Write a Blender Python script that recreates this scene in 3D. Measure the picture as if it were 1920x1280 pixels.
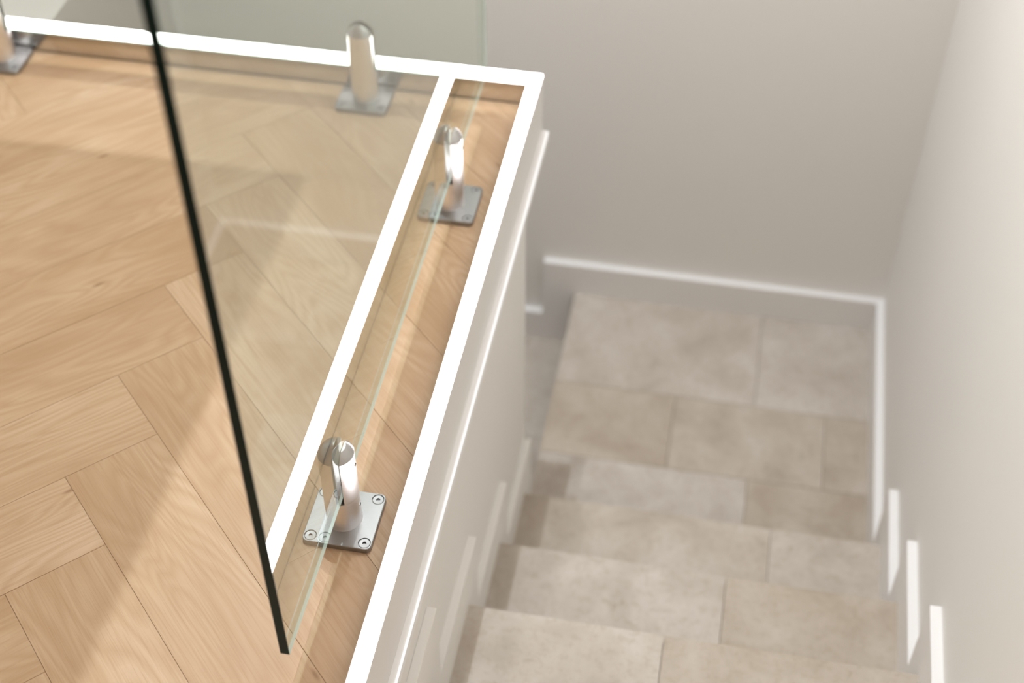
import bpy, bmesh, math, random
from mathutils import Vector, Matrix
random.seed(7)
for o in list(bpy.data.objects): bpy.data.objects.remove(o)
SC = bpy.context.scene
COL = SC.collection
PI = math.pi

# ------------------------------------------------------------------ camera, world, lights, exposure
cd = bpy.data.cameras.new('camera'); cam = bpy.data.objects.new('camera', cd); COL.objects.link(cam)
cam.location = (0.47007, -1.19297, 1.65339)
cam.rotation_mode = 'XYZ'
cam.rotation_euler = (math.radians(44.3627), math.radians(0.1586), math.radians(10.5744))
cd.sensor_width = 36.0; cd.lens = 50.6964; cd.clip_start = 0.02; cd.clip_end = 60
cd.dof.use_dof = True; cd.dof.focus_distance = 1.99; cd.dof.aperture_fstop = 2.2; cd.dof.aperture_blades = 9
SC.camera = cam

w = bpy.data.worlds.new('room_light'); SC.world = w; w.use_nodes = True
bg = w.node_tree.nodes['Background']
bg.inputs['Color'].default_value = (1.0, 0.73, 0.54, 1); bg.inputs['Strength'].default_value = 0.60

def spot(name, loc, target, power, radius, size, blend, color):
    l = bpy.data.lights.new(name, 'SPOT'); l.energy = power; l.shadow_soft_size = radius
    l.spot_size = math.radians(size); l.spot_blend = blend; l.color = color
    o = bpy.data.objects.new(name, l); COL.objects.link(o); o.location = loc
    d = Vector(target) - Vector(loc); o.rotation_euler = d.to_track_quat('-Z', 'Y').to_euler()
    return o
spot('downlight_lamp', (-0.13, 0.99, 2.38), (0.05, 0.55, 0), 64, 0.014, 168, 0.3, (0.97, 0.985, 1.0))
spot('added_fill_lamp', (0.016, 1.10, 1.78), (0.06, 0.5, 0), 19, 0.010, 168, 0.3, (0.97, 0.985, 1.0))  # unseen lamp added to brighten the oak between glass and light strip
spot('stairwell_lamp', (-0.14, 1.05, 3.50), (-0.10, 0.9, 0), 238, 0.006, 165, 0.3, (0.80, 0.90, 1.0))

SC.view_settings.view_transform = 'Standard'; SC.view_settings.look = 'None'
SC.view_settings.exposure = 0.0; SC.view_settings.gamma = 1.0; SC.view_settings.use_curve_mapping = False
try:
    SC.cycles.use_denoising = True; SC.cycles.max_bounces = 10; SC.cycles.transparent_max_bounces = 16
    SC.cycles.caustics_reflective = False; SC.cycles.caustics_refractive = False
    SC.cycles.sample_clamp_indirect = 4.0
except Exception: pass

# ------------------------------------------------------------------ node helpers and materials
def newmat(name):
    m = bpy.data.materials.new(name); m.use_nodes = True
    nt = m.node_tree; b = nt.nodes['Principled BSDF']
    return m, nt, b
def N(nt, t, **kw):
    n = nt.nodes.new(t)
    for k, v in kw.items():
        if k.startswith('i_'): n.inputs[k[2:].replace('_', ' ')].default_value = v
        else: setattr(n, k, v)
    return n
def L(nt, a, b): nt.links.new(a, b)
def math_(nt, op, a, b=None, c=None):
    n = nt.nodes.new('ShaderNodeMath'); n.operation = op
    for i, x in enumerate((a, b, c)):
        if x is None: continue
        if isinstance(x, (int, float)): n.inputs[i].default_value = x
        else: L(nt, x, n.inputs[i])
    return n.outputs[0]
def mixc(nt, f, a, b, mode='MIX'):
    n = nt.nodes.new('ShaderNodeMix'); n.data_type = 'RGBA'; n.blend_type = mode
    for s, x in ((n.inputs[0], f), (n.inputs[6], a), (n.inputs[7], b)):
        if isinstance(x, (int, float)): s.default_value = x
        elif isinstance(x, tuple): s.default_value = (*x, 1) if len(x) == 3 else x
        else: L(nt, x, s)
    return n.outputs[2]
def ramp(nt, fac, stops):
    n = nt.nodes.new('ShaderNodeValToRGB'); e = n.color_ramp.elements
    while len(e) < len(stops): e.new(0.5)
    for el, (p, c) in zip(e, stops):
        el.position = p; el.color = (*c, 1) if len(c) == 3 else c
    L(nt, fac, n.inputs[0]); return n.outputs[0]
def noise(nt, vec, scale, detail=3, rough=0.5, dist=0.0):
    n = N(nt, 'ShaderNodeTexNoise'); n.inputs['Scale'].default_value = scale; n.inputs['Detail'].default_value = detail
    n.inputs['Roughness'].default_value = rough; n.inputs['Distortion'].default_value = dist
    L(nt, vec, n.inputs['Vector']); return n.outputs['Fac']
def scaled(nt, vec, s, off=None):
    n = nt.nodes.new('ShaderNodeMapping'); n.inputs['Scale'].default_value = s
    L(nt, vec, n.inputs['Vector'])
    if off is not None: L(nt, off, n.inputs['Location'])
    return n.outputs[0]
def bump(nt, b, h, strength, dist):
    n = nt.nodes.new('ShaderNodeBump'); n.inputs['Strength'].default_value = strength; n.inputs['Distance'].default_value = dist
    L(nt, h, n.inputs['Height']); L(nt, n.outputs[0], b.inputs['Normal'])

def paint(name, col, rough=0.6):
    m, nt, b = newmat(name)
    tc = N(nt, 'ShaderNodeTexCoord').outputs['Object']
    f = noise(nt, tc, 2.5, 3)
    c = mixc(nt, f, tuple(x * 0.985 for x in col), tuple(min(1, x * 1.015) for x in col))
    L(nt, c, b.inputs['Base Color']); b.inputs['Roughness'].default_value = rough
    bump(nt, b, noise(nt, tc, 420, 2), 0.05, 0.0004)
    return m

def oak(name, base_shift=0.0):
    m, nt, b = newmat(name)
    tc = N(nt, 'ShaderNodeTexCoord').outputs['Object']
    rnd = N(nt, 'ShaderNodeObjectInfo').outputs['Random']
    cx = N(nt, 'ShaderNodeCombineXYZ')
    L(nt, math_(nt, 'MULTIPLY', rnd, 37.0), cx.inputs[0]); L(nt, math_(nt, 'MULTIPLY', rnd, 91.0), cx.inputs[1]); L(nt, math_(nt, 'MULTIPLY', rnd, 53.0), cx.inputs[2])
    off = cx.outputs[0]
    # broad growth rings: bands across the board, pulled into cathedral loops by stretched noise
    v1 = scaled(nt, tc, (1.1, 6.5, 1), off)
    n1 = noise(nt, v1, 1.25, 2, 0.45, 0.35)
    rings = math_(nt, 'FRACT', math_(nt, 'MULTIPLY', n1, 23.0))
    tri = math_(nt, 'ABSOLUTE', math_(nt, 'SUBTRACT', rings, 0.62))
    ringline = ramp(nt, tri, [(0.0, (1, 1, 1)), (0.34, (0.25, 0.25, 0.25)), (0.6, (0, 0, 0))])
    # fine pores / fibres along the board
    v2 = scaled(nt, tc, (9, 330, 1), off)
    n2 = noise(nt, v2, 1.0, 4, 0.65)
    pores = ramp(nt, n2, [(0.36, (1, 1, 1)), (0.52, (0, 0, 0))])
    # slow tone drift
    v3 = scaled(nt, tc, (1.6, 5.5, 1), off)
    n3 = noise(nt, v3, 1.5, 3, 0.5)
    tone = ramp(nt, n3, [(0.25, (0.430, 0.272, 0.148)), (0.5, (0.520, 0.352, 0.212)), (0.75, (0.585, 0.420, 0.272))])
    hsv = N(nt, 'ShaderNodeHueSaturation'); L(nt, tone, hsv.inputs['Color'])
    L(nt, math_(nt, 'ADD', math_(nt, 'MULTIPLY', rnd, 0.10), 0.97), hsv.inputs['Value'])
    L(nt, math_(nt, 'SUBTRACT', 1.02, math_(nt, 'MULTIPLY', rnd, 0.08)), hsv.inputs['Saturation'])
    c = mixc(nt, math_(nt, 'MULTIPLY', ringline, 0.46), hsv.outputs[0], (0.42, 0.255, 0.13))
    c = mixc(nt, math_(nt, 'MULTIPLY', pores, 0.38), c, (0.40, 0.24, 0.12))
    # small knots and short mineral streaks
    vk = scaled(nt, tc, (5.0, 17.0, 1), off)
    vor = N(nt, 'ShaderNodeTexVoronoi', voronoi_dimensions='2D'); L(nt, vk, vor.inputs['Vector']); vor.inputs['Scale'].default_value = 0.8
    kn = ramp(nt, vor.outputs['Distance'], [(0.015, (1, 1, 1)), (0.06, (0, 0, 0))])
    keep = math_(nt, 'GREATER_THAN', N2(nt, vor), 0.83)
    c = mixc(nt, math_(nt, 'MULTIPLY', math_(nt, 'MULTIPLY', kn, keep), 0.75), c, (0.26, 0.135, 0.06))
    L(nt, c, b.inputs['Base Color'])
    b.inputs['Roughness'].default_value = 0.46
    b.inputs['Specular IOR Level'].default_value = 0.4
    h = math_(nt, 'SUBTRACT', 1.0, math_(nt, 'ADD', math_(nt, 'MULTIPLY', pores, 0.7), math_(nt, 'MULTIPLY', ringline, 0.3)))
    bump(nt, b, h, 0.25, 0.0004)
    return m
def N2(nt, vor):
    s = nt.nodes.new('ShaderNodeSeparateColor'); L(nt, vor.outputs['Color'], s.inputs[0]); return s.outputs[0]

def stone(name):
    m, nt, b = newmat(name)
    tc = N(nt, 'ShaderNodeTexCoord').outputs['Object']
    rnd = N(nt, 'ShaderNodeObjectInfo').outputs['Random']
    cx = N(nt, 'ShaderNodeCombineXYZ'); L(nt, math_(nt, 'MULTIPLY', rnd, 40.0), cx.inputs[0]); L(nt, math_(nt, 'MULTIPLY', rnd, 23.0), cx.inputs[1])
    v = scaled(nt, tc, (1, 1, 1), cx.outputs[0])
    a = noise(nt, v, 7, 5, 0.62, 0.4)
    c = ramp(nt, a, [(0.30, (0.420, 0.350, 0.280)), (0.52, (0.515, 0.445, 0.370)), (0.72, (0.585, 0.520, 0.450))])
    hsv = N(nt, 'ShaderNodeHueSaturation'); L(nt, c, hsv.inputs['Color'])
    L(nt, math_(nt, 'ADD', math_(nt, 'MULTIPLY', rnd, 0.12), 0.92), hsv.inputs['Value'])
    L(nt, math_(nt, 'SUBTRACT', 1.12, math_(nt, 'MULTIPLY', rnd, 0.34)), hsv.inputs['Saturation'])
    s = noise(nt, v, 60, 4, 0.7)
    sp = ramp(nt, s, [(0.36, (1, 1, 1)), (0.50, (0, 0, 0))])
    c = mixc(nt, math_(nt, 'MULTIPLY', sp, 0.35), hsv.outputs[0], (0.36, 0.28, 0.20))
    s2 = noise(nt, v, 24, 3, 0.6, 0.6)
    sp2 = ramp(nt, s2, [(0.27, (1, 1, 1)), (0.38, (0, 0, 0))])
    c = mixc(nt, math_(nt, 'MULTIPLY', sp2, 0.5), c, (0.34, 0.27, 0.20))
    L(nt, c, b.inputs['Base Color']); b.inputs['Roughness'].default_value = 1.35
    bump(nt, b, s, 0.15, 0.001)
    return m

def metal(name, col=(0.86, 0.85, 0.84), rough=0.33, brush=(1, 1, 60)):
    m, nt, b = newmat(name)
    tc = N(nt, 'ShaderNodeTexCoord').outputs['Object']
    v = scaled(nt, tc, brush)
    f = noise(nt, v, 12, 3, 0.6)
    b.inputs['Metallic'].default_value = 1.0
    c = mixc(nt, f, tuple(x * 0.93 for x in col), tuple(min(1, x * 1.05) for x in col))
    L(nt, c, b.inputs['Base Color'])
    L(nt, math_(nt, 'ADD', math_(nt, 'MULTIPLY', f, 0.14), rough - 0.07), b.inputs['Roughness'])
    return m

def plain(name, col, rough=0.5, metallic=0.0, spec=0.5):
    m, nt, b = newmat(name); b.inputs['Specular IOR Level'].default_value = spec
    tc = N(nt, 'ShaderNodeTexCoord').outputs['Object']
    f = noise(nt, tc, 30, 2)
    c = mixc(nt, f, tuple(x * 0.92 for x in col), col)
    L(nt, c, b.inputs['Base Color']); b.inputs['Roughness'].default_value = rough; b.inputs['Metallic'].default_value = metallic
    return m

def pane_material():
    m = bpy.data.materials.new('clear_toughened_glass'); m.use_nodes = True; nt = m.node_tree; nt.nodes.clear()
    out = nt.nodes.new('ShaderNodeOutputMaterial')
    tr = nt.nodes.new('ShaderNodeBsdfTransparent'); tr.inputs[0].default_value = (0.955, 0.985, 0.965, 1)
    gl = nt.nodes.new('ShaderNodeBsdfGlossy'); gl.inputs['Roughness'].default_value = 0.0; gl.inputs[0].default_value = (0.97, 1, 0.985, 1)
    fr = nt.nodes.new('ShaderNodeFresnel')
    geo = nt.nodes.new('ShaderNodeNewGeometry')
    # the same air-to-glass reflectance on both faces of the sheet
    ior = math_(nt, 'SUBTRACT', 1.52, math_(nt, 'MULTIPLY', geo.outputs['Backfacing'], 1.52 - 1 / 1.52))
    L(nt, ior, fr.inputs[0])
    # sheet reflectance 2F/(1+F), given by the outward side of each face (both images all but coincide in a refracting sheet)
    F = fr.outputs[0]
    R2 = math_(nt, 'DIVIDE', math_(nt, 'MULTIPLY', F, 2.0), math_(nt, 'ADD', F, 1.0))
    R2 = math_(nt, 'MULTIPLY', R2, math_(nt, 'SUBTRACT', 1.0, geo.outputs['Backfacing']))
    mx = nt.nodes.new('ShaderNodeMixShader'); L(nt, R2, mx.inputs[0]); L(nt, tr.outputs[0], mx.inputs[1]); L(nt, gl.outputs[0], mx.inputs[2])
    L(nt, mx.outputs[0], out.inputs[0]); return m
def edge_material(name, W, tint):
    m = bpy.data.materials.new(name); m.use_nodes = True; nt = m.node_tree
    b = nt.nodes['Principled BSDF']; out = nt.nodes['Material Output']
    b.inputs['Base Color'].default_value = (0.80, 0.86, 0.82, 1); b.inputs['Roughness'].default_value = 0.12
    tr = nt.nodes.new('ShaderNodeBsdfTransparent'); tr.inputs[0].default_value = tint
    mx = nt.nodes.new('ShaderNodeMixShader'); mx.inputs[0].default_value = W
    L(nt, tr.outputs[0], mx.inputs[1]); L(nt, b.outputs[0], mx.inputs[2]); L(nt, mx.outputs[0], out.inputs[0])
    return m
def led_material():
    m = bpy.data.materials.new('lit_white_diffuser'); m.use_nodes = True; nt = m.node_tree; nt.nodes.clear()
    out = nt.nodes.new('ShaderNodeOutputMaterial'); e = nt.nodes.new('ShaderNodeEmission')
    e.inputs[0].default_value = (1.0, 0.95, 0.96, 1); e.inputs[1].default_value = 14.0
    L(nt, e.outputs[0], out.inputs[0]); return m

M = dict(
    wall=paint('warm_white_wall_paint', (0.86, 0.838, 0.80)),
    trim=paint('white_satin_trim_paint', (0.86, 0.84, 0.82), 0.35),
    fascia=paint('white_fascia_paint', (0.78, 0.755, 0.72), 0.45),
    bead=paint('lit_ledge_paint', (0.93, 0.92, 0.91), 0.3),  # whiter than the trim paint, standing in for light on the ledge
    dim_wall=paint('dimmed_wall_paint', (0.46, 0.43, 0.40)),  # darker paint stands in for the weak light on the far wall
    ceil=paint('white_ceiling_paint', (0.80, 0.78, 0.75)),
    oak=oak('brushed_oak'), sub=plain('brown_joint_filler', (0.34, 0.20, 0.10), 0.9),
    stone=stone('beige_limestone'), grout=plain('beige_grout', (0.52, 0.44, 0.355), 0.9),
    steel=metal('satin_stainless_steel'), polished=metal('brushed_cap_steel', (0.52, 0.51, 0.50), 0.30, (30, 30, 1)),
    plate=metal('brushed_plate_steel', (0.34, 0.34, 0.34), 0.38, (2, 60, 1)),
    mirror=metal('bright_channel_steel', (0.66, 0.64, 0.62), 0.13, (1, 40, 40)),
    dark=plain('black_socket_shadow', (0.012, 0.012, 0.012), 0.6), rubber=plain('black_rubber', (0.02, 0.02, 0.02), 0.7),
    glass=pane_material(), edge=edge_material('polished_glass_edge', 0.05, (0.90, 0.94, 0.92, 1)), arris=edge_material('pale_edge_glint', 0.62, (0.6, 0.7, 0.65, 1)), led=led_material(),
    darkedge=plain('dark_green_glass_edge', (0.0006, 0.013, 0.012), 0.3, 0.0, 0.15),
)

# ------------------------------------------------------------------ geometry helpers
def mobj(name, me, mat=None, parent=None, loc=(0, 0, 0), rotz=0.0, smooth=False):
    o = bpy.data.objects.new(name, me); COL.objects.link(o)
    if mat is not None and not me.materials: me.materials.append(mat)
    if parent is not None: o.parent = parent
    o.location = loc; o.rotation_euler = (0, 0, rotz)
    if smooth:
        for p in me.polygons: p.use_smooth = True
    return o
def bm_mesh(bm, name):
    bmesh.ops.recalc_face_normals(bm, faces=bm.faces)
    me = bpy.data.meshes.new(name); bm.to_mesh(me); bm.free(); return me
def boxmesh(name, x0, x1, y0, y1, z0, z1, bev=0.0):
    bm = bmesh.new()
    bmesh.ops.create_cube(bm, size=1)
    for v in bm.verts:
        v.co = Vector(((x0 + x1) / 2 + v.co.x * (x1 - x0), (y0 + y1) / 2 + v.co.y * (y1 - y0), (z0 + z1) / 2 + v.co.z * (z1 - z0)))
    if bev: bmesh.ops.bevel(bm, geom=bm.edges[:], offset=bev, segments=2, affect='EDGES', profile=0.6)
    return bm_mesh(bm, name)
def extrude_poly(name, pts, axis, a0, a1, bev=0.0):
    """pts: 2-D outline; axis 'x': outline in (y,z) swept in x; 'y': outline in (x,z); 'z': outline in (x,y)."""
    def P(p, a): return {'x': (a, p[0], p[1]), 'y': (p[0], a, p[1]), 'z': (p[0], p[1], a)}[axis]
    bm = bmesh.new()
    A = [bm.verts.new(P(p, a0)) for p in pts]; B = [bm.verts.new(P(p, a1)) for p in pts]
    n = len(pts)
    bm.faces.new(A); bm.faces.new(B[::-1])
    for i in range(n): bm.faces.new((A[i], A[(i + 1) % n], B[(i + 1) % n], B[i]))
    if bev:
        bmesh.ops.bevel(bm, geom=bm.edges[:], offset=bev, segments=2, affect='EDGES', profile=0.6)
    return bm_mesh(bm, name)
def clip(poly, nx, ny, d):
    out = []
    for i in range(len(poly)):
        a, b = poly[i], poly[(i + 1) % len(poly)]
        fa, fb = nx * a[0] + ny * a[1] - d, nx * b[0] + ny * b[1] - d
        if fa <= 0: out.append(a)
        if (fa < 0 < fb) or (fb < 0 < fa):
            t = fa / (fa - fb); out.append((a[0] + t * (b[0] - a[0]), a[1] + t * (b[1] - a[1])))
    return out
def area(p): return 0.5 * sum(p[i][0] * p[(i + 1) % len(p)][1] - p[(i + 1) % len(p)][0] * p[i][1] for i in range(len(p)))
def inset(p, d):
    n = len(p); r = []
    for i in range(n):
        a, b, c = Vector(p[i - 1]), Vector(p[i]), Vector(p[(i + 1) % n])
        e1 = (b - a).normalized(); e2 = (c - b).normalized()
        n1 = Vector((-e1.y, e1.x)); n2 = Vector((-e2.y, e2.x)); k = n1 + n2
        k = k / max(0.3, k.dot(n1)); r.append(tuple(b + k * d))
    return r
def slab_mesh(name, poly, ztop, thick, bev):
    """flat piece with a small eased arris"""
    if area(poly) < 0: poly = poly[::-1]
    bm = bmesh.new(); n = len(poly)
    lo = [bm.verts.new((x, y, ztop - thick)) for x, y in poly]
    mi = [bm.verts.new((x, y, ztop - bev)) for x, y in poly]
    hi = [bm.verts.new((x, y, ztop)) for x, y in inset(poly, bev)]
    bm.faces.new(lo[::-1]); bm.faces.new(hi)
    for i in range(n):
        j = (i + 1) % n
        bm.faces.new((lo[i], lo[j], mi[j], mi[i])); bm.faces.new((mi[i], mi[j], hi[j], hi[i]))
    return bm_mesh(bm, name)
def struct(o): o['kind'] = 'structure'; return o
def tag(o, label, cat, group=None):
    o['label'] = label; o['category'] = cat
    if group: o['group'] = group
    return o
def empty(name, loc=(0, 0, 0), rotz=0.0):
    o = bpy.data.objects.new(name, None); COL.objects.link(o); o.location = loc; o.rotation_euler = (0, 0, rotz); o.empty_display_size = 0.05
    return o

# ------------------------------------------------------------------ dimensions (metres)
XS1, XS2, HS = 0.0813, 0.1049, 0.0491       # light strip along the stair side: inner, outer, top
YR1, YR2 = 1.0245, 1.0575                   # light strip along the far side
XW = 0.927; YB = 1.688                      # right wall, back wall
ZL, RISE, GO, Y3 = -1.10, 0.195, 0.285, 0.801
SKT, SKH, SKW = 0.020, 0.101, 0.076         # skirting thickness, height, width down the risers
XLW, XLL = 0.104, 0.1179                    # wall under the deck edge, ledge face

# ------------------------------------------------------------------ room shell
struct(mobj('wall_back', boxmesh('wall_back', -2.6, XW + 0.15, YB, YB + 0.15, -2.6, 3.75), M['wall']))
struct(mobj('wall_right', boxmesh('wall_right', XW, XW + 0.15, -3.0, YB, -2.6, 3.75), M['wall']))
struct(mobj('wall_side_blocker', boxmesh('wall_side_blocker', -2.75, -2.6, -3.2, YB + 0.15, -0.2, 2.4), M['wall']))  # unseen wall added to block the world light from the left
struct(mobj('ceiling', boxmesh('ceiling', -4.0, -0.181, -3.2, 0.953, 2.40, 2.55), M['ceil']))  # unseen; edges placed to cut the stairwell lamp's light on the deck

# deck: joint bed and boards
floor = struct(mobj('floor', extrude_poly('floor_bed', [(-2.6, -3.0), (XW, -3.0), (XW, -0.62), (XS1, -0.62), (XS1, YR1), (-2.6, YR1)], 'z', -0.10, -0.0125), M['sub']))
WID, LEN, GAP = 0.1475, 0.75, 0.0004
S2 = math.sqrt(0.5)
S0 = (-0.4265, 0.2115)
def uv2xy(u, v): return (S0[0] + (u + v) * S2, S0[1] + (v - u) * S2)
regions = [((1, 0, XS1 - 0.001), (0, 1, YR1 - 0.002), (-1, 0, 2.595), (0, -1, 1.90)),
           ((1, 0, XW - 0.001), (0, 1, -0.622), (-1, 0, -(XS1 - 0.001)), (0, -1, 1.90))]
full = {}
for t in range(-4, 4):
    for k in range(-22, 23):
        for kind in (0, 1):
            if kind == 0: u0, u1, v0, v1 = k * WID, k * WID + LEN, -k * WID, -k * WID + WID
            else: u0, u1, v0, v1 = k * WID, k * WID + WID, -k * WID - LEN, -k * WID
            u0 += t * LEN; u1 += t * LEN; v0 += t * LEN; v1 += t * LEN
            quad = [uv2xy(u0 + GAP / 2, v0 + GAP / 2), uv2xy(u1 - GAP / 2, v0 + GAP / 2), uv2xy(u1 - GAP / 2, v1 - GAP / 2), uv2xy(u0 + GAP / 2, v1 - GAP / 2)]
            c = uv2xy((u0 + u1) / 2, (v0 + v1) / 2)
            rz = -PI / 4 if kind == 0 else PI / 4
            if random.random() < 0.5: rz += PI
            for ri, reg in enumerate(regions):
                p = quad; whole = abs(area(quad))
                for nx, ny, d in reg: 
                    if p: p = clip(p, nx, ny, d)
                if len(p) < 3 or abs(area(p)) < 0.0006: continue
                # local coordinates: board length along x
                ca, sa = math.cos(-rz), math.sin(-rz)
                loc = [((x - c[0]) * ca - (y - c[1]) * sa, (x - c[0]) * sa + (y - c[1]) * ca) for x, y in p]
                if abs(abs(area(p)) - whole) < 1e-7:
                    if 'm' not in full: full['m'] = slab_mesh('oak_board', loc, 0.0, 0.012, 0.0004)
                    me = full['m']
                else: me = slab_mesh('oak_board_cut', loc, 0.0, 0.012, 0.0004)
                mobj('oak_plank', me, M['oak'], floor, (c[0], c[1], random.uniform(-0.00012, 0.0)), rz)

# raised channel round the deck, with its fascia and ledge
LT = 0.004
struct(mobj('trim_1', extrude_poly('stair_side_channel', [(XS1, 0.0), (XS2, 0.0), (XS2, HS - LT), (XS1, HS - LT)], 'y', -0.62, YR2, 0), M['mirror']))
struct(mobj('trim_2', extrude_poly('far_side_channel', [(YR1, 0.0), (YR2, 0.0), (YR2, HS - LT), (YR1, HS - LT)], 'x', -2.6, XS1 - 0.0005, 0), M['mirror']))
e = 0.0012
led1 = mobj('led_strip', boxmesh('led_diffuser', XS1, XS2, -0.62, YR2, HS - LT, HS, e), M['led'])
tag(led1, 'glowing white LED light strip edging the oak floor along the stairwell', 'light strip')
led2 = mobj('led_strip', boxmesh('led_diffuser', -2.6, XS1 - 0.0005, YR1, YR2, HS - LT, HS, e), M['led'])
tag(led2, 'glowing white LED light strip behind the square-on clamps, crossing under the far glass pane', 'light strip')
# white fascia below the strip (slab edge), ledge bead under it
struct(mobj('trim_3', boxmesh('slab_fascia', XS2 - 0.022, XS2 + 0.0006, -0.62, YR2, -0.135, 0.0), M['fascia']))
struct(mobj('trim_4', boxmesh('strip_edge', XS2, XS2 + 0.0006, -0.62, YR2, 0.0, HS - LT), M['fascia']))
struct(mobj('trim_5', boxmesh('ledge_bead', XS2 + 0.0006, XLL + 0.0008, -0.62, YR2 + 0.002, -0.104, -0.086, 0.0004), M['bead']))
struct(mobj('trim_6', boxmesh('far_fascia', -2.6, XS2 - 0.022, YR2 - 0.02, YR2, -0.135, 0.0), M['fascia']))
struct(mobj('trim_7', boxmesh('deck_slab', -2.6, XS2 - 0.022, -0.60, YR2 - 0.02, -0.135, -0.101), M['fascia']))
# wall under the deck edge, ends short of the far side; it turns back under the deck
YWE = 0.885
struct(mobj('wall_left', boxmesh('wall_left', XLW - 0.10, XLW, -0.62, YWE, -2.6, -0.135), M['wall']))
struct(mobj('wall_return', boxmesh('wall_return', -2.6, XLW - 0.10, YWE - 0.10, YWE, -2.6, -0.135), M['wall']))

struct(mobj('wall_far', boxmesh('wall_far', -2.6, -0.93, YR2 + 0.001, YB, -2.6, 0.0, 0.002), M['dim_wall']))
# skirtings -------------------------------------------------------
def zig(steps_up, y_far, z0, y_end=-0.62):
    """outline in (y,z): skirting over the landing and up n steps towards -y"""
    top = [(y_far, z0 + SKH)]; bot = [(y_far, z0)]
    y = Y3
    for i in range(steps_up):
        z = z0 + RISE * i
        top += [(y + SKW, z + SKH), (y + SKW, z + SKH + RISE)]
        bot += [(y, z), (y, z + RISE)]
        y -= GO
    z = z0 + RISE * steps_up
    top.append((y_end, z + SKH)); bot.append((y_end, z))
    return top + bot[::-1]
struct(mobj('baseboard_right', extrude_poly('skirting_right', zig(5, YB, ZL), 'x', XW - SKT, XW, 0.0012), M['trim']))
struct(mobj('baseboard_left', extrude_poly('skirting_left', zig(4, YWE, ZL, -0.30), 'x', XLW, XLW + 0.016, 0.0012), M['wall']))
XLE = 0.1055      # landing edge where the lower flight turns left
XG = 0.27
pts_t = [(XW - SKT, ZL + SKH), (XLE - 0.09, ZL + SKH)]; pts_b = [(XW - SKT, ZL)]
x = XLE
for i in range(1, 4):
    z = ZL - RISE * i
    pts_t += [(x - 0.09, z + SKH)]
    pts_b += [(x, z + RISE), (x, z)]
    x -= XG
    if i < 3: pts_t += [(x - 0.09, z + SKH)]
pts_t.append((-0.93, ZL - RISE * 3 + SKH)); pts_b.append((-0.93, ZL - RISE * 3))
struct(mobj('baseboard_back', extrude_poly('skirting_back', pts_t + pts_b[::-1], 'y', YB - SKT, YB, 0.0012), M['trim']))

# ------------------------------------------------------------------ stone staircase
stairs = tag(empty('staircase', (0.5, 0.5, ZL)), 'beige limestone staircase dropping to a landing between white walls', 'staircase')
def part_at(name, me, mat, parent, wx):
    o = mobj(name, me, mat, parent); o.matrix_parent_inverse = Matrix.Identity(4)
    # meshes are built in world coordinates: shift into the parent's frame
    o.location = Vector((0, 0, 0)) - wx
    return o
B0 = Vector(stairs.location)
XL0, XR0 = XLW + 0.001, XW - 0.001
TT = 0.02
def tile(poly, z, parent, base=None):
    c = (sum(p[0] for p in poly) / len(poly), sum(p[1] for p in poly) / len(poly))
    me = slab_mesh('stone_tile', [(a - c[0], b - c[1]) for a, b in poly], 0.0, TT, 0.0006)
    o = mobj('stone_tile', me, M['stone'], parent)
    o.location = Vector((c[0], c[1], z)) - (base or B0) - Vector(parent.location)
    return o
G = 0.0005
joints = {1: [0.20 + 0.47], 2: [0.575], 3: [0.47], 4: [0.38], 5: [0.6]}
def step(i, y_front, y_back, z):
    core = mobj('stair_step', boxmesh('step_core', XL0, XR0, y_back, y_front - 0.012, z - RISE - TT, z - TT), M['grout'], stairs)
    core.location = -B0
    xs = [XL0 + SKT * 0] + joints.get(i, []) + [XR0]
    for a, b in zip(xs[:-1], xs[1:]):
        tile([(a + G, y_back + G), (b - G, y_back + G), (b - G, y_front), (a + G, y_front)], z, core)
    rm = boxmesh('riser_face', XL0, XR0, y_front - 0.012, y_front - 0.004, z - RISE + 0.001, z - TT - 0.001)
    mobj('riser_tile', rm, M['stone'], core)
for i in range(1, 6):
    yf = Y3 - GO * (i - 1)
    step(i, yf, yf - GO - (0.0 if i < 5 else -0.001), ZL + RISE * i)
# landing
land = mobj('landing', extrude_poly('landing_core', [(XLE + 0.012, Y3 - 0.2), (XR0, Y3 - 0.2), (XR0, YB - 0.001), (XLE + 0.012, YB - 0.001)], 'z', ZL - 0.2, ZL - TT), M['grout'], stairs)
land.location = -B0
rows = [Y3 - 0.012, 1.094, 1.336, YB - 0.001]
cols = [[0.62], [0.42, 0.80], [0.62]]
for r in range(3):
    xs = [XLE] + cols[r] + [XR0]
    for a, b in zip(xs[:-1], xs[1:]):
        tile([(a + G, rows[r] + G), (b - G, rows[r] + G), (b - G, rows[r + 1] - G), (a + G, rows[r + 1] - G)], ZL, land)
# lower flight turning back under the deck
flight = tag(empty('staircase', (-0.3, 1.3, ZL - RISE * 4)), 'lower limestone flight glimpsed beyond the landing, stepping down under the oak deck', 'staircase')
B1 = Vector(flight.location)
x = XLE
for i in range(1, 4):
    z = ZL - RISE * i
    if i == 3: XG = x + 0.929
    core = mobj('stair_step', boxmesh('lower_step_core', x - XG + 0.0, x + 0.01, YWE + 0.001, YB - 0.001, z - RISE - TT, z - TT), M['grout'], flight)
    core.location = -B1
    ys = [YWE + 0.001, 1.30, YB - 0.001]
    for a, b in zip(ys[:-1], ys[1:]):
        tile([(x - XG, a + G), (x + 0.011, a + G), (x + 0.011, b - G), (x - XG, b - G)], z, core, B1)
    mobj('riser_tile', boxmesh('lower_riser', x + 0.003, x + 0.011, YWE + 0.001, YB - 0.001, z + 0.001, z + RISE - TT - 0.001), M['stone'], core)
    x -= XG

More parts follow.
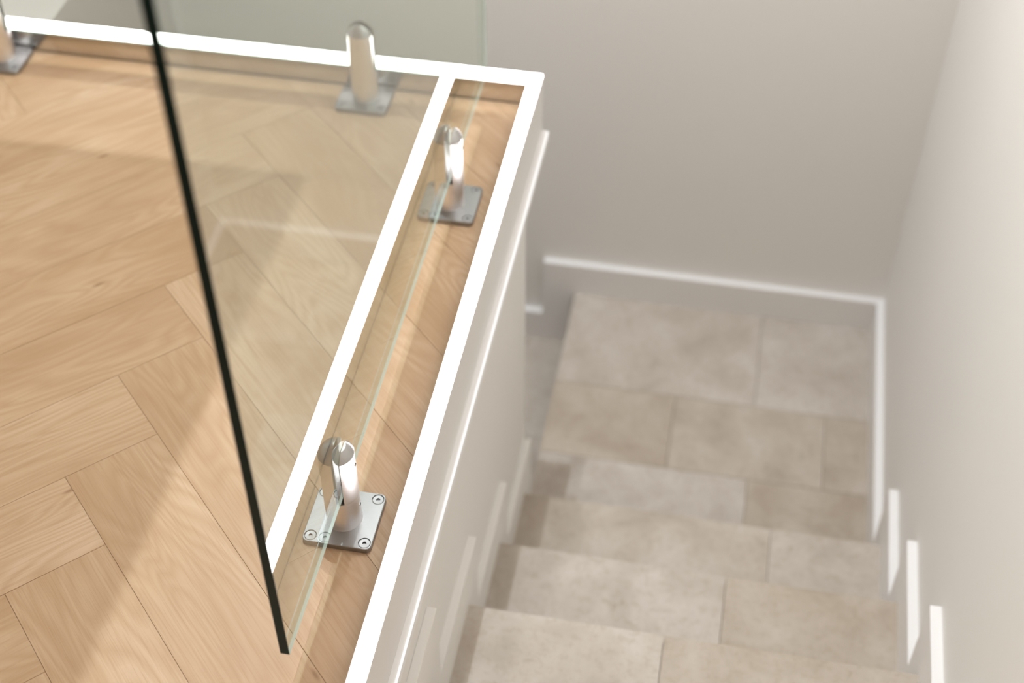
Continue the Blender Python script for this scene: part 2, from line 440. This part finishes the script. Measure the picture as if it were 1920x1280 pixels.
# ------------------------------------------------------------------ glass panes
GT = 0.006
JIN = -0.0040      # inner face of the far jaw, measured from the middle of the sheet
def pane(name, x0, x1, y0, y1, z0, z1, along, spots=()):
    # one closed sheet with a shallow pocket on the far face wherever a clamp jaw bites it
    L0, L1 = (y0, y1) if along == 'y' else (x0, x1)
    F0, F1 = (x0, x1) if along == 'y' else (y0, y1)      # thickness direction
    ls = sorted([L0, L1] + [c + d for c in spots for d in (-0.0265, 0.0265)]); zs = [z0, 0.178, z1]
    bm = bmesh.new(); vc = {}
    far_is_low = along == 'y'
    def V(l, f, z):
        k = (round(l, 5), round(f, 5), round(z, 5))
        if k not in vc: vc[k] = bm.verts.new((f, l, z) if along == 'y' else (l, f, z))
        return vc[k]
    def inpk(i, j): return j == 0 and any(abs((ls[i] + ls[i + 1]) / 2 - c) < 0.01 for c in spots)
    far, near = (F0, F1) if far_is_low else (F1, F0)
    pk = (F0 + F1) / 2 + (JIN - 0.0002) * (1 if far_is_low else -1) + (0.0006 if far_is_low else -0.0006)
    n = len(ls) - 1
    for i in range(n):
        for j in range(2):
            a, b, c, d = ls[i], ls[i + 1], zs[j], zs[j + 1]
            f = pk if inpk(i, j) else far
            bm.faces.new((V(a, near, c), V(b, near, c), V(b, near, d), V(a, near, d)))
            bm.faces.new((V(a, f, c), V(b, f, c), V(b, f, d), V(a, f, d)))
        f = pk if inpk(i, 0) else far
        bm.faces.new((V(ls[i], f, z0), V(ls[i + 1], f, z0), V(ls[i + 1], near, z0), V(ls[i], near, z0)))
        bm.faces.new((V(ls[i], far, z1), V(ls[i + 1], far, z1), V(ls[i + 1], near, z1), V(ls[i], near, z1)))
        if inpk(i, 0):
            a, b, d = ls[i], ls[i + 1], zs[1]
            bm.faces.new((V(a, far, d), V(b, far, d), V(b, pk, d), V(a, pk, d)))
            for l in (a, b): bm.faces.new((V(l, far, z0), V(l, pk, z0), V(l, pk, d), V(l, far, d)))
    for l in (L0, L1):
        for j in range(2): bm.faces.new((V(l, far, zs[j]), V(l, near, zs[j]), V(l, near, zs[j + 1]), V(l, far, zs[j + 1])))
    me = bm_mesh(bm, 'glass_sheet')
    o = mobj(name, me, M['glass'])
    t = 0.0004; c = 0.0011
    def ed(a, mat, nm='polished_edge', ar=()):
        q = mobj(nm, boxmesh('edge_face', *a), mat, o)
        for b in ar: mobj('arris', boxmesh('arris', *b), M['arris'], q)     # pale strips stand in for the bright reflections along the edge
        return q
    f0, f1 = min(near, pk), max(near, pk)
    WN = 0.0042; WF = 0.0007
    n0, n1 = (near - WN, near + 0.0002) if far_is_low else (near - 0.0002, near + WN)
    k0, k1 = (far - 0.0002, far + WF) if far_is_low else (far - WF, far + 0.0002)
    def B(l0, l1, a0, a1, c0, c1): return (a0, a1, l0, l1, c0, c1) if along == 'y' else (l0, l1, a0, a1, c0, c1)
    far_ar = [B(ls[i], ls[i + 1], k0, k1, z0 - t - 0.0002, z0) for i in range(n) if not inpk(i, 0)]
    ed(B(L0, L1, f0, f1, z0 - t, z0), M['edge'], ar=[B(L0, L1, n0, n1, z0 - t - 0.0002, z0)] + far_ar)
    ed(B(L0, L1, F0, F1, z1, z1 + t), M['edge'], ar=[B(L0, L1, n0, n1, z1, z1 + t + 0.0002)])
    if along == 'y':
        q = ed((x0, x1, y0 - t, y0, z0 - t, z1 + t), M['darkedge']); q['label'] = 'dark green upright edge'
        ed((x0, x1, y1, y1 + t, z0, z1), M['edge'], ar=[B(L1, L1 + t + 0.0002, n0, n1, z0, z1), B(L1, L1 + t + 0.0002, k0, k1, z0, z1)])
    else:
        ed((x0 - t, x0, y0, y1, z0, z1), M['edge'])
        ed((x1, x1 + t, y0, y1, z0, z1), M['edge'], ar=[B(L1, L1 + t + 0.0002, n0, n1, z0, z1), B(L1, L1 + t + 0.0002, k0, k1, z0, z1)])
    return o
GX = 0.0045; GZ = 0.085; GY = 0.985
g1 = pane('glass_balustrade', GX - GT, GX + GT, -0.2762, 0.968, GZ, 1.20, 'y', (0.0, 0.7063))
tag(g1, 'clear glass balustrade pane with a dark green near edge, running beside the stairs', 'glass panel')
g2 = pane('glass_balustrade', -1.75, GX + GT, GY - GT, GY + GT, 0.076, 1.20, 'x', (-0.226, -0.967))
tag(g2, 'greenish glass balustrade pane standing across the far side of the oak floor', 'glass panel')

# ------------------------------------------------------------------ glass clamps (spigots)
PT = 0.009; SR = 0.0092; SQ = 0.0392
def circle(r, n, cx=0, cy=0, a0=0.0): return [(cx + r * math.cos(a0 + 2 * PI * i / n), cy + r * math.sin(a0 + 2 * PI * i / n)) for i in range(n)]
def plate_mesh(x0, x1, y0, y1, rad, holes):
    out = []
    for cx, cy, a in ((x1 - rad, y1 - rad, 0), (x0 + rad, y1 - rad, 90), (x0 + rad, y0 + rad, 180), (x1 - rad, y0 + rad, 270)):
        for k in range(9):
            t = math.radians(a + 90 * k / 8); out.append((cx + rad * math.cos(t), cy + rad * math.sin(t)))
    bm = bmesh.new(); edges = []
    def loop(pts, z):
        vs = [bm.verts.new((a, b, z)) for a, b in pts]
        es = [bm.edges.new((vs[i], vs[(i + 1) % len(vs)])) for i in range(len(vs))]
        return vs, es
    zt = PT
    ov, oe = loop(inset(out, 0.0008), zt); edges += oe
    hl = []
    for hx, hy in holes:
        hv, he = loop(circle(SR, 28, hx, hy), zt); edges += he; hl.append((hv, hx, hy))
    bmesh.ops.triangle_fill(bm, use_beauty=True, edges=edges, use_dissolve=False)
    m1 = [bm.verts.new((a, b, zt - 0.0008)) for a, b in out]; m0 = [bm.verts.new((a, b, 0.0)) for a, b in out]
    n = len(out)
    for i in range(n):
        j = (i + 1) % n
        bm.faces.new((ov[i], ov[j], m1[j], m1[i])); bm.faces.new((m1[i], m1[j], m0[j], m0[i]))
    bm.faces.new(m0[::-1])
    for hv, hx, hy in hl:
        lo = [bm.verts.new((a, b, zt - 0.003)) for a, b in circle(SR, 28, hx, hy)]
        for i in range(28):
            j = (i + 1) % 28; bm.faces.new((hv[j], hv[i], lo[i], lo[j]))
        bm.faces.new(lo)
    return bm_mesh(bm, 'base_plate')
def screw_mesh(r, rh, top, depth, bodyd):
    """round head with a hexagon socket, top at z=top"""
    bm = bmesh.new(); n = 24
    def ring(pts, z): return [bm.verts.new((a, b, z)) for a, b in pts]
    o0 = ring(circle(r, n), top - bodyd); o1 = ring(circle(r, n), top - 0.0005); o2 = ring(circle(r - 0.0005, n), top)
    hx = ring(circle(rh, 6, a0=0.4), top - 0.0001)
    for A, B in ((o0, o1), (o1, o2)):
        for i in range(n): j = (i + 1) % n; bm.faces.new((A[i], A[j], B[j], B[i]))
    bm.edges.ensure_lookup_table()
    es = [bm.edges.get((o2[i], o2[(i + 1) % n])) for i in range(n)] + [bm.edges.new((hx[i], hx[(i + 1) % 6])) for i in range(6)]
    bmesh.ops.triangle_fill(bm, use_beauty=True, edges=es)
    return bm_mesh(bm, 'screw_head')
def socket_mesh(rh, top, depth):
    bm = bmesh.new()
    a = [bm.verts.new((x, y, top)) for x, y in circle(rh, 6, a0=0.4)]; b = [bm.verts.new((x, y, top - depth)) for x, y in circle(rh * 0.96, 6, a0=0.4)]
    for i in range(6): j = (i + 1) % 6; bm.faces.new((a[j], a[i], b[i], b[j]))
    bm.faces.new(b)
    me = bpy.data.meshes.new('hex_socket'); bm.to_mesh(me); bm.free(); return me
def lathe_half(side, a, prof, name, n=28):
    """side=+1: part of the turned body with x>a ; side=-1: x<a"""
    bm = bmesh.new(); rings = []
    for r, z in prof:
        r = max(r, abs(a) + 0.0006)
        th = math.acos(max(-1, min(1, side * a / r)))
        row = []
        for i in range(n + 1):
            t = -th + 2 * th * i / n
            row.append(bm.verts.new((side * r * math.cos(t), r * math.sin(t), z)))
        rings.append(row)
    for A, B in zip(rings[:-1], rings[1:]):
        for i in range(n): bm.faces.new((A[i], A[i + 1], B[i + 1], B[i]))
        bm.faces.new((A[n], A[0], B[0], B[n]))
    bm.faces.new(rings[0]); bm.faces.new(rings[-1])
    return bm_mesh(bm, name)
def lathe(prof, name, n=48):
    bm = bmesh.new(); rings = [[bm.verts.new((r * math.cos(2 * PI * i / n), r * math.sin(2 * PI * i / n), z)) for i in range(n)] for r, z in prof]
    for A, B in zip(rings[:-1], rings[1:]):
        for i in range(n): j = (i + 1) % n; bm.faces.new((A[i], A[j], B[j], B[i]))
    bm.faces.new(rings[0][::-1]); bm.faces.new(rings[-1])
    return bm_mesh(bm, name)
RB = 0.0255; ZS = 0.068; ZC = 0.152; ZT = 0.172
def smooth_angle(o, ang=40):
    me = o.data
    for p in me.polygons: p.use_smooth = True
    me.set_sharp_from_angle(angle=math.radians(ang))
head = screw_mesh(0.0082, 0.0031, PT - 0.0004, 0.003, 0.003); head.materials.append(M['plate'])
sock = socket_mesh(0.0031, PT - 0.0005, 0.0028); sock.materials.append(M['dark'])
grub = screw_mesh(0.0042, 0.0024, 0.0, 0.003, 0.002); grub.materials.append(M['steel'])
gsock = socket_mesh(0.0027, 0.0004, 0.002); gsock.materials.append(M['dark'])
def clamp(loc, rotz, label, slot_c, yshort=None, gz=GZ):
    root = tag(empty('glass_clamp', loc, rotz), label, 'clamp', 'steel clamps holding the glass panes')
    x0, x1, y0, y1 = -0.05, 0.05, -0.05, 0.05
    holes = [(SQ, SQ), (SQ, -SQ), (-SQ, -SQ), (-SQ, SQ)]
    if yshort:            # local x is trimmed on the side against the channel
        x0 = -yshort; holes = [(0.037, SQ), (0.037, -SQ), (-yshort + 0.011, -SQ), (-yshort + 0.011, SQ)]
    mobj('base_plate', plate_mesh(x0, x1, y0, y1, 0.009, holes), M['plate'], root)
    for hx, hy in holes:
        s = mobj('screw', head, None, root, (hx, hy, 0), random.uniform(0, 1))
        mobj('hex_socket', sock, None, s)
    p = mobj('post', lathe([(RB + 0.0005, PT), (RB, PT + 0.001), (RB, ZS - 0.0004)], 'post_barrel'), M['steel'], root); smooth_angle(p)
    a1 = slot_c + GT + 0.0006; a0 = slot_c + JIN      # the far half sits close: a refracting sheet hides most of the gap
    side = [(RB, ZS), (RB, ZC)]
    top = [(RB - 0.0001, ZC + 0.0003), (RB - 0.0012, ZC + 0.0022), (0.0205, ZC + 0.0085), (0.0150, ZC + 0.0142), (0.0095, ZC + 0.0180), (0.0055, ZT), (0.0018, ZT + 0.0012)]
    for sd, a in ((1, a1), (-1, a0)):
        j = mobj('jaw', lathe_half(sd, a, side, 'jaw_half'), M['steel'], root); smooth_angle(j)
        c = mobj('cap', lathe_half(sd, a, [q for q in top if q[0] > abs(a) + 0.0007] , 'cap_half'), M['polished'], j); smooth_angle(c, 25)
    mobj('gasket', boxmesh('gasket', a0 + 0.0001, a1 - 0.0001, -0.021, 0.021, ZS, gz - 0.001), M['rubber'], root)
    for z in (0.045, 0.132):
        s = mobj('grub_screw', grub, None, root); s.location = (RB + 0.0003, 0.0, z); s.rotation_euler = (0, PI / 2, 0)
        h = mobj('hex_socket', gsock, None, s)
    return root
clamp((0, 0, 0), 0, 'sharply focused round steel glass clamp closest to the dark upright pane edge', GX)
clamp((0.0, 0.7063, 0), 0, 'softly focused round steel glass clamp beside the stairs, near the far floor corner', GX)
clamp((-0.226, GY + 0.0, 0), -PI / 2, 'square-on steel glass clamp seen through the front pane, before the far light strip', 0.0, 0.036, 0.076)
clamp((-0.967, GY + 0.0, 0), -PI / 2, 'steel glass clamp cut off at the top left corner of the photo', 0.0, 0.036, 0.076)
